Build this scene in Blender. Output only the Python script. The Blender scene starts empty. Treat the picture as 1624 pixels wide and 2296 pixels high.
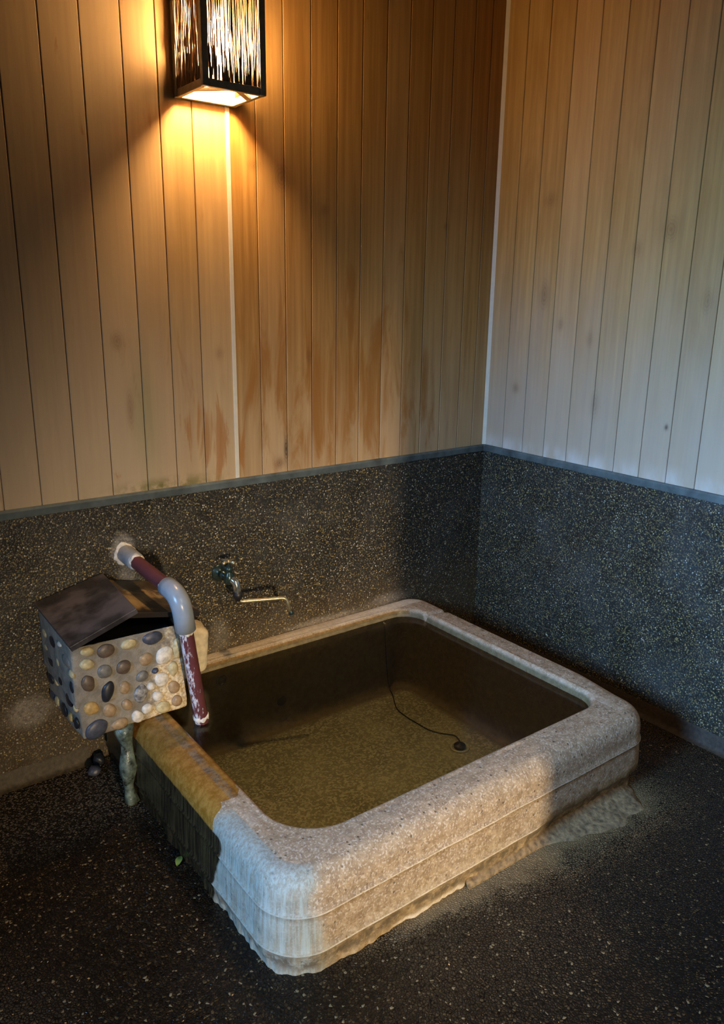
import bpy, bmesh, math, random
from mathutils import Vector, Matrix, noise
random.seed(7)
SC = bpy.context.scene
COL = SC.collection
V = Vector

# ------------------------------------------------------------------ camera
cam_d = bpy.data.cameras.new('camera'); cam = bpy.data.objects.new('camera', cam_d); COL.objects.link(cam)
CX, CY, CZ, YAW, PIT, ROL, FPX = -2.5957, -2.5158, 1.6004, 0.6453, 0.2705, 0.0144, 1746.62
fw = V((math.sin(YAW)*math.cos(PIT), math.cos(YAW)*math.cos(PIT), -math.sin(PIT)))
rt = V((math.cos(YAW), -math.sin(YAW), 0)); up = rt.cross(fw)
r2 = rt*math.cos(ROL)+up*math.sin(ROL); u2 = -rt*math.sin(ROL)+up*math.cos(ROL)
cam.matrix_world = Matrix(((r2.x, u2.x, -fw.x, CX), (r2.y, u2.y, -fw.y, CY), (r2.z, u2.z, -fw.z, CZ), (0, 0, 0, 1)))
cam_d.sensor_fit = 'HORIZONTAL'; cam_d.sensor_width = 36; cam_d.lens = FPX*36/1624; cam_d.clip_start = .02
SC.camera = cam

# ------------------------------------------------------------------ light
SC.view_settings.view_transform = 'Standard'; SC.view_settings.look = 'None'
SC.view_settings.gamma = 1; SC.view_settings.use_curve_mapping = False
SC.view_settings.exposure = 0.0
w = bpy.data.worlds.new('world'); SC.world = w; w.use_nodes = True
w.node_tree.nodes['Background'].inputs[0].default_value = (.5, .6, .8, 1)
w.node_tree.nodes['Background'].inputs[1].default_value = 0.02
def area(name, loc, target, sx, sy, power, color, spread=180):
    l = bpy.data.lights.new(name, 'AREA'); l.shape = 'RECTANGLE'; l.size = sx; l.size_y = sy
    l.energy = power; l.color = color; l.spread = math.radians(spread)
    o = bpy.data.objects.new(name, l); COL.objects.link(o); o.location = loc
    o.rotation_euler = (V(target)-V(loc)).to_track_quat('-Z', 'Y').to_euler(); return o
# daylight of the window in the left-hand side of the room, and of the doorway behind the camera
area('window_daylight', (-4.5, -1.75, 1.95), (0.0, -1.60, .36), .8, .8, 42, (.27, .55, 1.0), 60)
area('doorway_daylight', (-3.2, -8.0, 1.15), (-1.3, -1.3, .15), .16, .5, 11, (1.0, .78, .50), 24)
area('warm_fill_light', (-1.55, -3.15, 2.45), (-1.1, -1.0, .2), .6, .4, 4.2, (1.0, .76, .48), 80)  # added warm fill from above, no window of the room
LAMP_E = 760.0
LAMP_COL = (1.0, .61, .28, 1)

# ------------------------------------------------------------------ node helper
class N:
    def __init__(s, name):
        s.m = bpy.data.materials.new(name); s.m.use_nodes = True
        s.t = s.m.node_tree; s.t.nodes.clear()
        s.out = s.t.nodes.new('ShaderNodeOutputMaterial')
    def new(s, ty, ins=None, **kw):
        n = s.t.nodes.new(ty)
        for k, v in kw.items(): setattr(n, k, v)
        if ins:
            for k, v in ins.items(): s.put(n, k, v)
        return n
    def put(s, n, k, v):
        i = n.inputs[k]
        if hasattr(v, 'is_output'): s.t.links.new(v, i)
        elif isinstance(v, (tuple, list)) and len(v) == 3 and i.type == 'RGBA': i.default_value = (*v, 1)
        else: i.default_value = v
    def pos(s): return s.new('ShaderNodeTexCoord').outputs['Object']
    def mapping(s, vec, scale=(1, 1, 1), loc=(0, 0, 0), rot=(0, 0, 0)):
        return s.new('ShaderNodeMapping', {'Vector': vec, 'Scale': scale, 'Location': loc, 'Rotation': rot}).outputs[0]
    def noise(s, vec, scale, detail=4, rough=.55, dist=0, out='Fac'):
        return s.new('ShaderNodeTexNoise', {'Vector': vec, 'Scale': scale, 'Detail': detail, 'Roughness': rough, 'Distortion': dist}).outputs[out]
    def vor(s, vec, scale, feature='F1', rnd=1.0, out=None):
        n = s.new('ShaderNodeTexVoronoi', {'Vector': vec, 'Scale': scale, 'Randomness': rnd}, feature=feature)
        return n.outputs[out] if out else n
    def math(s, op, a, b=0.0, c=0.0, clamp=False):
        n = s.new('ShaderNodeMath', {0: a, 1: b, 2: c}, operation=op); n.use_clamp = clamp; return n.outputs[0]
    def ramp(s, f, stops, interp='LINEAR'):
        n = s.new('ShaderNodeValToRGB', {0: f}); n.color_ramp.interpolation = interp
        e = n.color_ramp.elements
        while len(e) > 1: e.remove(e[0])
        for i, (p, c) in enumerate(stops):
            c = (c, c, c) if not isinstance(c, tuple) else c
            x = e[0] if i == 0 else e.new(p)
            x.position = p; x.color = (*c, 1)
        return n.outputs[0]
    def mr(s, v, a, b, c=0.0, d=1.0, smooth=True):
        n = s.new('ShaderNodeMapRange', {'Value': v, 'From Min': a, 'From Max': b, 'To Min': c, 'To Max': d})
        n.interpolation_type = 'SMOOTHSTEP' if smooth else 'LINEAR'; return n.outputs[0]
    def mix(s, f, a, b, mode='MIX'):
        n = s.new('ShaderNodeMix', data_type='RGBA', blend_type=mode)
        for i, v in ((0, f), (6, a), (7, b)):
            if hasattr(v, 'is_output'): s.t.links.new(v, n.inputs[i])
            else: n.inputs[i].default_value = (*v, 1) if isinstance(v, tuple) and len(v) == 3 else v
        return n.outputs[2]
    def sep(s, v): n = s.new('ShaderNodeSeparateXYZ', {0: v}); return n.outputs
    def comb(s, x, y, z): return s.new('ShaderNodeCombineXYZ', {0: x, 1: y, 2: z}).outputs[0]
    def attr(s, name): return s.new('ShaderNodeAttribute', attribute_name=name).outputs['Fac']
    def bump(s, h, strength=.3, dist=.002, normal=None):
        ins = {'Height': h, 'Strength': strength, 'Distance': dist}
        if normal: ins['Normal'] = normal
        return s.new('ShaderNodeBump', ins).outputs[0]
    def bsdf(s, **kw):
        n = s.new('ShaderNodeBsdfPrincipled')
        for k, v in kw.items(): s.put(n, k.replace('_', ' '), v)
        s.t.links.new(n.outputs[0], s.out.inputs[0]); return n

def simple(name, color, rough=.5, metal=0.0, var=.15, nscale=30, bump=.1, bdist=.001):
    n = N(name); p = n.pos(); f = n.noise(p, nscale)
    c = n.mix(n.ramp(f, [(.3, 0.0), (.7, 1.0)]), tuple(x*(1-var) for x in color), tuple(min(1, x*(1+var)) for x in color))
    n.bsdf(Base_Color=c, Roughness=rough, Metallic=metal, Normal=n.bump(f, bump, bdist)); return n.m

# ------------------------------------------------------------------ materials
def gauss(n, u, z, cu, cz, su, sz):
    a = n.math('DIVIDE', n.math('SUBTRACT', u, cu), su); b = n.math('DIVIDE', n.math('SUBTRACT', z, cz), sz)
    return n.math('EXPONENT', n.math('MULTIPLY', n.math('ADD', n.math('MULTIPLY', a, a), n.math('MULTIPLY', b, b)), -1.0))

def wood_wall(name, side):
    n = N(name); p = n.pos(); s = n.sep(p); u = s[0] if side == 'left' else s[1]; z = s[2]
    tone = n.attr('tone')
    off = n.math('MULTIPLY', tone, 37.0)
    q = n.comb(n.math('ADD', u, off), off, z)
    wob = n.noise(n.mapping(q, (3, 1, .8)), 3, 2)
    grain = n.noise(n.mapping(q, (55, 55, 1.6)), 1.0, 6, .6, .4)
    fine = n.noise(n.mapping(q, (260, 260, 5)), 1.0, 3, .6)
    cath = n.noise(n.mapping(q, (9, 9, .9)), 1.0, 2, .5, .6)
    rings = n.math('SINE', n.math('MULTIPLY', cath, 55.0))
    blot = n.noise(n.mapping(q, (7, 7, 2.2)), 1.0, 4, .6, .5)
    base = n.mix(n.ramp(grain, [(.3, 0.0), (.72, 1.0)]), (.35, .195, .05), (.54, .34, .11))
    base = n.mix(n.mr(rings, .3, 1.0, 0, .14), base, (.33, .17, .05))
    base = n.mix(n.mr(fine, .45, .75, 0, .22), base, (.30, .18, .07))
    base = n.mix(n.mr(blot, .45, .7, 0, .55), base, (.34, .18, .045))
    base = n.mix(n.mr(tone, 0, 1, 0, .30), base, (.70, .49, .26))
    # weathered, bleached lower boards
    bl = n.math('MULTIPLY', n.mr(n.math('ADD', z, n.math('MULTIPLY', wob, .5)), 2.2, 1.2), .38 if side == 'left' else .7)
    base = n.mix(bl, base, (.56, .45, .34) if side == 'left' else (.50, .42, .34))
    if side == 'left':
        base = n.mix(n.math('MULTIPLY', n.mr(u, -1.285, -1.280), n.math('MULTIPLY', n.mr(tone, 0, 1, .8, .5), n.mr(n.math('ADD', z, n.math('MULTIPLY', blot, .5)), 1.25, 1.75, .30, 1))), base, n.mix(n.mr(grain, .3, .7), (.34, .165, .035), (.50, .275, .075)))
        base = n.mix(n.math('MULTIPLY', n.mr(u, -1.35, -1.75), .4), base, (.52, .42, .29))
        st = n.noise(n.mapping(q, (13, 13, 2.3)), 1.0, 5, .62, .8)
        reg = gauss(n, u, z, -.82, 1.25, .58, .45)
        m = n.mr(n.math('ADD', st, n.math('MULTIPLY', reg, .27)), .62, .86, 0, .85)
        base = n.mix(m, base, (.31, .125, .018))
        reg2 = gauss(n, u, z, -1.36, 1.12, .13, .2)
        m2 = n.mr(n.math('ADD', st, n.math('MULTIPLY', reg2, .24)), .66, .76, 0, .75)
        base = n.mix(m2, base, (.38, .17, .05))
        fo = n.math('MULTIPLY', n.mr(z, 1.00, .955), n.math('MULTIPLY', gauss(n, u, z, -1.55, .97, .17, .2), n.mr(n.noise(p, 28, 4), .35, .6)))
        base = n.mix(fo, base, (.17, .15, .035))
        gr = n.math('MULTIPLY', gauss(n, u, z, -1.62, 1.2, .045, .2), .4)
        base = n.mix(gr, base, (.22, .23, .09))
        knots = [(-1.075, 1.035, .010, .045, 1), (-1.105, .985, .022, .02, .8), (-1.70, 1.45, .02, .03, .5), (-1.67, 1.23, .012, .06, .5),
                 (-1.19, 2.02, .02, .018, .5), (-1.08, 1.99, .03, .04, .6), (-1.34, 1.4, .015, .02, .4), (-.97, 1.38, .012, .03, .6), (-.30, 1.88, .012, .014, .5), (-.9, 1.9, .018, .02, .4)]
    else:
        knots = [(-.305, 1.617, .022, .055, .55), (-.182, 1.223, .018, .022, .5), (-.922, 1.153, .007, .010, 1), (-.30, 1.98, .03, .03, .45), (-.85, 1.84, .03, .04, .5),
                 (-.72, 1.78, .02, .03, .4), (-.60, 1.20, .02, .05, .35), (-.55, 1.45, .015, .03, .4), (-1.02, 1.6, .02, .04, .4), (-.4, 1.5, .015, .025, .4)]
        base = n.mix(n.math('MULTIPLY', n.mr(z, 1.03, .955), n.mr(n.noise(n.mapping(q, (12, 12, 4)), 1.0, 4), .35, .7, 0, .6)), base, (.72, .68, .62))
    zz = n.math('ADD', z, n.math('MULTIPLY', n.math('SUBTRACT', fine, .5), .02))
    for (ku, kz, a, b, st_) in knots:
        g = gauss(n, u, zz, ku, kz, a, b)
        ring = n.math('ADD', .8, n.math('MULTIPLY', n.math('SINE', n.math('MULTIPLY', g, 26)), .2))
        base = n.mix(n.math('MULTIPLY', n.math('MULTIPLY', g, ring), st_), base, (.15, .06, .02) if st_ < .9 else (.025, .01, .005))
    n.bsdf(Base_Color=base, Roughness=n.mr(grain, .3, .7, .5, .68), Specular_IOR_Level=.35, Normal=n.bump(fine, .12, .0006))
    return n.m

def washed(name, floor=False):
    """washed-out fine gravel: dark mortar with little stones"""
    n = N(name); p = n.pos(); s = n.sep(p)
    pd = n.new('ShaderNodeVectorMath', {0: p, 1: n.new('ShaderNodeVectorMath', {0: n.noise(p, 40, 2, out='Color'), 1: (.008,)*3}, operation='MULTIPLY').outputs[0]}, operation='ADD').outputs[0]
    v = n.vor(pd, 175); cs = n.new('ShaderNodeSeparateColor', {0: v.outputs['Color']}).outputs
    stone = n.ramp(cs[0], [(0, (.022, .017, .012)), (.2, (.05, .038, .022)), (.38, (.09, .068, .035)), (.54, (.045, .05, .04)), (.68, (.17, .125, .05)), (.82, (.30, .22, .08)), (.91, (.13, .14, .12)), (.955, (.52, .46, .34))], 'CONSTANT')
    big = n.noise(p, 3.2, 4, .6)
    m = n.mr(v.outputs['Distance'], .35, .62)
    base = n.mix(m, stone, (.018, .016, .012))
    base = n.mix(n.mr(big, .45, .75, 0, .5), base, n.mix(.5, base, (.10, .10, .095)))
    hz = None
    # chalky deposits with a shape of their own
    ragged = n.noise(p, 9, 5, .65)
    spk = n.noise(p, 130, 2, .6)
    def dep(g, a=.5, b=.95, amt=.6):
        return n.math('MULTIPLY', n.mr(n.math('ADD', g, n.math('MULTIPLY', n.math('SUBTRACT', ragged, .5), .8)), a, b), n.mr(spk, .3, .62, amt*.35, amt))
    u, z = s[0], s[2]
    if name.endswith('left'):
        ds = [(gauss(n, u, z, -1.73, .76, .05, .07), .35, .9, .9), (gauss(n, u, z, -1.72, .66, .05, .09), .5, 1, .5), (gauss(n, u, z, -2.08, .25, .1, .07), .3, .9, .7),
              (gauss(n, u, z, -.55, .31, .17, .04), .3, 1.3, .5), (gauss(n, u, z, -.9, .29, .3, .03), .4, 1, .55), (gauss(n, u, z, -1.38, .34, .09, .14), .6, 1.2, .35)]
        for g, a, b, am in ds: base = n.mix(dep(g, a, b, am), base, (.36, .33, .29))
        # brown mineral staining close above the bath and the floor
        br = n.math('MULTIPLY', n.mr(z, .52, .22), .7)
        base = n.mix(br, base, n.mix(.42, base, (.15, .095, .04)))
    rough = n.mr(n.noise(p, 5, 3), .3, .7, .30, .5)
    h = n.math('ADD', n.math('MULTIPLY', n.mr(v.outputs['Distance'], .0, .7, 1, 0), 1.0), n.math('MULTIPLY', spk, .5))
    n.bsdf(Base_Color=base, Roughness=rough, Specular_IOR_Level=.6, Normal=n.bump(h, .35, .0016))
    return n.m

def floor_mat():
    n = N('floor_pebble'); p = n.pos(); s = n.sep(p)
    pd = n.new('ShaderNodeVectorMath', {0: p, 1: n.new('ShaderNodeVectorMath', {0: n.noise(p, 25, 2, out='Color'), 1: (.012,)*3}, operation='MULTIPLY').outputs[0]}, operation='ADD').outputs[0]
    v = n.vor(pd, 135); e = n.vor(pd, 135, 'DISTANCE_TO_EDGE', out='Distance')
    cs = n.new('ShaderNodeSeparateColor', {0: v.outputs['Color']}).outputs
    stone = n.ramp(cs[0], [(0, (.007, .004, .0015)), (.25, (.013, .0075, .003)), (.45, (.019, .011, .004)), (.62, (.032, .019, .007)), (.78, (.017, .011, .006)), (.90, (.07, .045, .018)), (.97, (.22, .16, .08))], 'CONSTANT')
    grout = (.006, .004, .003)
    gap = n.mr(e, .04, .16)
    base = n.mix(gap, grout, stone)
    # dry, mortar-smeared zone along the front of the bath
    x, y = s[0], s[1]
    nz = n.noise(p, 14, 5, .65)
    yy = n.math('ADD', y, n.math('MULTIPLY', n.math('SUBTRACT', nz, .5), .16))
    d = n.math('SUBTRACT', -1.245, yy)                         # distance in front of the bath
    xm = n.math('MULTIPLY', n.mr(x, -1.75, -1.35), n.mr(x, -.25, -.55))
    wide = n.mr(x, -1.6, -.7, .025, .12)
    mm = n.math('MULTIPLY', xm, n.mr(n.math('DIVIDE', d, wide), 1.9, .2))
    mort = n.mix(n.noise(p, 60, 3), (.17, .105, .04), (.33, .225, .10))
    ed = n.mr(n.math('SUBTRACT', e, n.math('MULTIPLY', mm, .16)), -.12, .06, 1, 0)
    base = n.mix(n.math('MULTIPLY', mm, n.math('ADD', n.mr(mm, .5, 1, 0, .6), n.math('MULTIPLY', gap, n.mr(mm, .5, 1, 1, .4)))), base, mort)
    # the same dry film, thinner, further out; the patch at far left is light painted onto the pebbles
    film_and_glow = n.math('MAXIMUM', n.math('MULTIPLY', n.math('MULTIPLY', n.mr(x, -1.9, -1.2), n.mr(d, .65, .05)), .3), n.math('MULTIPLY', gauss(n, x, y, -2.45, -1.0, .16, .35), .35))
    base = n.mix(n.math('MULTIPLY', film_and_glow, gap), base, (.14, .105, .065))
    # drier strip along the left wall
    lw = n.math('MULTIPLY', n.math('MULTIPLY', n.mr(y, -.5, -.2), n.mr(x, -1.5, -1.8)), n.mr(cs[2], .3, .9, .15, .95))
    base = n.mix(n.math('MULTIPLY', lw, gap), base, (.26, .20, .13))
    wet = n.noise(p, 2.2, 3)
    rough = n.math('MAXIMUM', n.mr(wet, .35, .65, .11, .26), n.math('MULTIPLY', mm, .8))
    h = n.math('ADD', n.mr(e, 0, .35), n.math('MULTIPLY', cs[1], .5))
    n.bsdf(Base_Color=base, Roughness=rough, Specular_IOR_Level=.22, Normal=n.bump(h, .7, .0024))
    return n.m

def tub_mat():
    n = N('cast_stone'); p = n.pos(); s = n.sep(p)
    a = n.noise(p, 38, 7, .75); b = n.noise(p, 90, 4, .7); big = n.noise(p, 4, 3, .6)
    base = n.mix(n.mr(a, .32, .68), (.23, .16, .092), (.40, .30, .19))
    base = n.mix(n.mr(b, .5, .68, 0, .75), base, (.16, .11, .08))
    base = n.mix(n.mr(n.noise(p, 170, 2, .5), .52, .66, 0, .6), base, (.58, .51, .42))
    pit = n.vor(p, 60); pc = n.new('ShaderNodeSeparateColor', {0: pit.outputs['Color']}).outputs[0]
    pm = n.math('MULTIPLY', n.mr(pit.outputs['Distance'], .28, .12), n.mr(pc, .80, .84))
    base = n.mix(n.math('MULTIPLY', pm, .8), base, (.07, .05, .035))
    # ochre patina low on the walls
    och = n.math('MULTIPLY', n.mr(n.math('ADD', s[2], n.math('MULTIPLY', big, .2)), .28, .10), .65)
    base = n.mix(och, base, n.mix(n.mr(a, .35, .65), (.22, .145, .06), (.42, .31, .15)))
    rag = n.noise(p, 22, 6, .7)
    def msk(name, lo=.4, hi=.6, k=.6):
        return n.mr(n.math('ADD', n.attr(name), n.math('MULTIPLY', n.math('SUBTRACT', rag, .5), k)), lo, hi)
    lime = msk('lime', .35, .75)
    base = n.mix(n.math('MULTIPLY', lime, .8), base, n.mix(n.mr(b, .3, .7), (.50, .42, .30), (.72, .66, .55)))
    streak = n.noise(n.mapping(p, (110, 110, 4)), 1.0, 6, .7)
    calc = msk('calc', .30, .80)
    base = n.mix(n.math('MULTIPLY', calc, n.mr(streak, .25, .65, .45, .9)), base, n.mix(n.mr(streak, .38, .62), (.16, .18, .155), (.28, .325, .295)))
    rough_l = n.attr('rubble')
    base = n.mix(n.math('MULTIPLY', rough_l, n.mr(rag, .38, .58, 0, .85)), base, (.09, .07, .045))
    wet = msk('wet', .42, .58)
    base = n.mix(wet, base, n.mix(n.math('MULTIPLY', n.attr('mid'), n.mr(rag, .35, .6)), n.mix(n.mr(a, .35, .65), (.20, .085, .010), (.33, .165, .035)), n.mix(n.mr(a, .4, .6), (.12, .08, .05), (.24, .17, .10))))
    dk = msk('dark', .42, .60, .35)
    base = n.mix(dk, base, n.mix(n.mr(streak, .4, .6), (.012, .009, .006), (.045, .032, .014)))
    inn = n.attr('inner')
    base = n.mix(inn, base, n.mix(n.mr(a, .3, .7), (.10, .075, .036), (.18, .14, .07)))
    bot = n.attr('bottom')
    gr = n.vor(p, 140); gc = n.new('ShaderNodeSeparateColor', {0: gr.outputs['Color']}).outputs[0]
    base = n.mix(bot, base, n.mix(n.mr(gc, .3, 1), n.mix(n.mr(big, .3, .7), (.17, .165, .10), (.28, .275, .18)), (.46, .45, .31)))
    rough = n.math('MULTIPLY', n.math('SUBTRACT', 1.0, n.math('MULTIPLY', n.math('MAXIMUM', wet, dk), .72)), n.mr(a, .3, .7, .5, .72))
    h = n.math('ADD', n.math('MULTIPLY', b, .6), n.math('ADD', a, n.math('MULTIPLY', pm, -1.0)))
    n.bsdf(Base_Color=base, Roughness=rough, Specular_IOR_Level=.45, Normal=n.bump(h, n.mr(wet, 0, 1, .45, .2), .004))
    return n.m

def water_mat():
    n = N('bath_water'); p = n.pos()
    nb = n.bump(n.noise(p, 9, 2), .12, .002)
    fr = n.new('ShaderNodeFresnel', {'IOR': 1.33, 'Normal': nb}).outputs[0]
    tr = n.new('ShaderNodeBsdfTransparent', {'Color': (.82, .82, .70)}).outputs[0]
    gl = n.new('ShaderNodeBsdfGlossy', {'Color': (1, 1, 1), 'Roughness': .14, 'Normal': nb}).outputs[0]
    mx = n.new('ShaderNodeMixShader', {0: fr, 1: tr, 2: gl}).outputs[0]
    n.t.links.new(mx, n.out.inputs[0]); return n.m

def box_mat():
    n = N('pebble_mortar'); p = n.pos(); s = n.sep(p)
    a = n.noise(p, 22, 5, .65); b = n.noise(p, 110, 3, .6)
    base = n.mix(n.mr(a, .3, .7), (.17, .15, .12), (.30, .265, .21))
    # limescale spreading from the outlet side
    d = n.math('ADD', n.math('MULTIPLY', n.mr(s[0], -1.93, -1.68, 0, 1, False), 1.0), n.mr(s[2], .58, .28, -.15, .30, False))
    m = n.mr(n.math('ADD', d, n.math('MULTIPLY', n.math('SUBTRACT', a, .5), 1.1)), .62, .95)
    base = n.mix(m, base, n.mix(n.mr(b, .35, .65), (.48, .34, .17), (.80, .68, .48)))
    n.bsdf(Base_Color=base, Roughness=.7, Normal=n.bump(n.math('ADD', a, n.math('MULTIPLY', b, .4)), .7, .006)); return n.m

def lid_mat():
    n = N('wet_black_board'); p = n.pos()
    g = n.noise(n.mapping(p, (6, 60, 60)), 1.0, 4, .6); a = n.noise(p, 9, 4, .6)
    base = n.mix(n.mr(a, .38, .66), (.022, .018, .018), (.085, .07, .065))
    base = n.mix(n.mr(g, .6, .75, 0, .4), base, (.01, .008, .008))
    n.bsdf(Base_Color=base, Roughness=n.mr(a, .3, .7, .25, .5), Normal=n.bump(g, .3, .001)); return n.m
def lid2_mat():
    n = N('worn_brown_board'); p = n.pos(); s = n.sep(p)
    g = n.noise(n.mapping(p, (60, 6, 60)), 1.0, 5, .6); a = n.noise(p, 8, 4, .6)
    m = n.math('MULTIPLY', n.mr(n.math('ADD', s[1], n.math('MULTIPLY', a, .15)), -.24, -.19), n.mr(a, .42, .56, .15, 1))
    base = n.mix(m, (.018, .013, .010), n.mix(n.mr(g, .3, .7), (.20, .13, .06), (.38, .27, .13)))
    n.bsdf(Base_Color=base, Roughness=.38, Normal=n.bump(g, .3, .001)); return n.m

def pipe_mat():
    n = N('maroon_pipe'); p = n.pos(); s = n.sep(p)
    f = n.noise(n.mapping(p, (120, 120, 30)), 1.0, 5, .7)
    side = n.attr('scale_side')
    m = n.mr(n.math('ADD', f, n.math('MULTIPLY', side, .35)), .77, .86, 0, .85)
    base = n.mix(m, n.mix(n.noise(p, 20), (.085, .025, .028), (.14, .04, .045)), (.62, .60, .64))
    n.bsdf(Base_Color=base, Roughness=n.mr(m, 0, 1, .28, .7), Normal=n.bump(m, .5, .001)); return n.m

M = {}
M['wood_l'] = wood_wall('cedar_boards_left', 'left'); M['wood_r'] = wood_wall('cedar_boards_right', 'right')
M['gravel_l'] = washed('washed_gravel_left'); M['gravel_r'] = washed('washed_gravel_right')
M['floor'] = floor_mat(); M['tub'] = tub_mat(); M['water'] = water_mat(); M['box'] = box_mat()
M['lid'] = lid_mat(); M['lid2'] = lid2_mat(); M['pipe'] = pipe_mat()
M['cap'] = simple('grey_cement_ledge', (.09, .11, .105), .6, var=.45, nscale=14, bump=.3)
M['strip'] = simple('cream_joint_strip', (.72, .66, .52), .5, var=.05)
M['skirt'] = simple('ochre_cement', (.055, .038, .016), .6, var=.5, nscale=70, bump=.6, bdist=.003)
M['ceil'] = simple('dark_ceiling_wood', (.16, .10, .05), .7)
M['grey'] = simple('grey_plastic', (.26, .29, .32), .28, var=.08)
M['lime'] = simple('limescale', (.66, .62, .55), .8, var=.25, nscale=60, bump=.9, bdist=.004)
M['chrome'] = simple('tarnished_chrome', (.55, .6, .62), .2, .9, .35, 40)
M['darkmetal'] = simple('dark_green_metal', (.05, .085, .08), .3, .7, .4, 50)
M['brass'] = simple('dull_brass', (.42, .37, .24), .35, .8, .3, 60)
M['rubber'] = simple('black_rubber', (.012, .012, .014), .45)
M['chain'] = simple('dark_chain', (.03, .024, .016), .4, .4)
M['drainring'] = simple('dull_steel', (.50, .50, .36), .45, .3)
M['frame'] = simple('dark_lamp_wood', (.20, .17, .12), .5, var=.25, nscale=50)
M['reed'] = simple('brown_reed', (.13, .06, .02), .6, var=.5, nscale=90)
M['leaf'] = simple('green_leaf', (.20, .26, .05), .5)
M['algae'] = simple('slimy_cement', (.10, .13, .105), .3, var=.9, nscale=40, bump=.9, bdist=.006)
PC = {'cream': (.50, .41, .22), 'brown': (.11, .075, .05), 'slate': (.05, .055, .075), 'grey': (.16, .15, .13), 'tan': (.34, .225, .12),
      'white': (.66, .60, .50), 'black': (.015, .017, .022), 'mottled': (.22, .21, .20), 'yellow': (.48, .30, .10)}
for k, c in PC.items(): M['peb_'+k] = simple('pebble_'+k, c, .42 if k != 'white' else .75, var=.3 if k != 'mottled' else .9, nscale=70, bump=.3, bdist=.002)

# ------------------------------------------------------------------ mesh helpers
def link(name, bm, mat, parent=None, smooth=False, recalc=True):
    if recalc: bmesh.ops.recalc_face_normals(bm, faces=bm.faces)
    me = bpy.data.meshes.new(name); bm.to_mesh(me); bm.free()
    if smooth:
        for f in me.polygons: f.use_smooth = True
    o = bpy.data.objects.new(name, me); COL.objects.link(o)
    for m in (mat if isinstance(mat, (list, tuple)) else [mat]): me.materials.append(m)
    if parent: o.parent = parent; o.matrix_parent_inverse = Matrix.Translation(-parent.location) if parent.type == 'EMPTY' else Matrix()
    return o
def thing(name, label, cat, loc=(0, 0, 0), group=None):
    o = bpy.data.objects.new(name, None); COL.objects.link(o); o.location = loc; o.empty_display_size = .05
    o['label'] = label; o['category'] = cat
    if group: o['group'] = group
    return o
def tag(o, label, cat, **kw):
    o['label'] = label; o['category'] = cat
    for k, v in kw.items(): o[k] = v
    return o
def struct(o): o['kind'] = 'structure'; return o
def box(bm, x0, x1, y0, y1, z0, z1):
    vs = [bm.verts.new(c) for c in ((x0, y0, z0), (x1, y0, z0), (x1, y1, z0), (x0, y1, z0), (x0, y0, z1), (x1, y0, z1), (x1, y1, z1), (x0, y1, z1))]
    fs = [bm.faces.new([vs[i] for i in q]) for q in ((0, 3, 2, 1), (4, 5, 6, 7), (0, 1, 5, 4), (1, 2, 6, 5), (2, 3, 7, 6), (3, 0, 4, 7))]
    return vs, fs
def hexa(bm, pts):
    vs = [bm.verts.new(c) for c in pts]
    for q in ((0, 3, 2, 1), (4, 5, 6, 7), (0, 1, 5, 4), (1, 2, 6, 5), (2, 3, 7, 6), (3, 0, 4, 7)): bm.faces.new([vs[i] for i in q])
    return vs
def bevel(bm, w, seg=2):
    bmesh.ops.bevel(bm, geom=list(bm.edges), offset=w, segments=seg, profile=.5, affect='EDGES')
def tube(bm, pts, rad, seg=20, caps=True):
    """swept tube; rad is a number or one radius per point"""
    pts = [V(p) for p in pts]; rads = rad if isinstance(rad, (list, tuple)) else [rad]*len(pts)
    t0 = (pts[1]-pts[0]).normalized(); nrm = t0.orthogonal().normalized(); rings = []
    for i, p in enumerate(pts):
        t = (pts[min(i+1, len(pts)-1)]-pts[max(i-1, 0)]).normalized()
        nrm = (nrm-t*nrm.dot(t)).normalized(); bn = t.cross(nrm)
        rings.append([bm.verts.new(p+(nrm*math.cos(2*math.pi*k/seg)+bn*math.sin(2*math.pi*k/seg))*rads[i]) for k in range(seg)])
    for a, b in zip(rings, rings[1:]):
        for k in range(seg): bm.faces.new((a[k], a[(k+1) % seg], b[(k+1) % seg], b[k]))
    if caps: bm.faces.new(rings[0][::-1]); bm.faces.new(rings[-1])
    return rings
def fillet(pts, r, n=8):
    pts = [V(p) for p in pts]; out = [pts[0]]
    for a, b, c in zip(pts, pts[1:], pts[2:]):
        d1 = (a-b).normalized(); d2 = (c-b).normalized(); p1 = b+d1*r; p2 = b+d2*r
        for i in range(n+1):
            t = i/n; out.append(p1*(1-t)**2+b*2*t*(1-t)+p2*t*t)
    out.append(pts[-1]); return out
def lathe(bm, prof, origin, axis, seg=24):
    """profile of (distance along axis, radius)"""
    axis = V(axis).normalized(); n1 = axis.orthogonal().normalized(); n2 = axis.cross(n1); o = V(origin); rings = []
    for (h, r) in prof:
        rings.append([bm.verts.new(o+axis*h+(n1*math.cos(2*math.pi*k/seg)+n2*math.sin(2*math.pi*k/seg))*max(r, 1e-4)) for k in range(seg)])
    for a, b in zip(rings, rings[1:]):
        for k in range(seg): bm.faces.new((a[k], a[(k+1) % seg], b[(k+1) % seg], b[k]))
    bm.faces.new(rings[0][::-1]); bm.faces.new(rings[-1])

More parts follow.
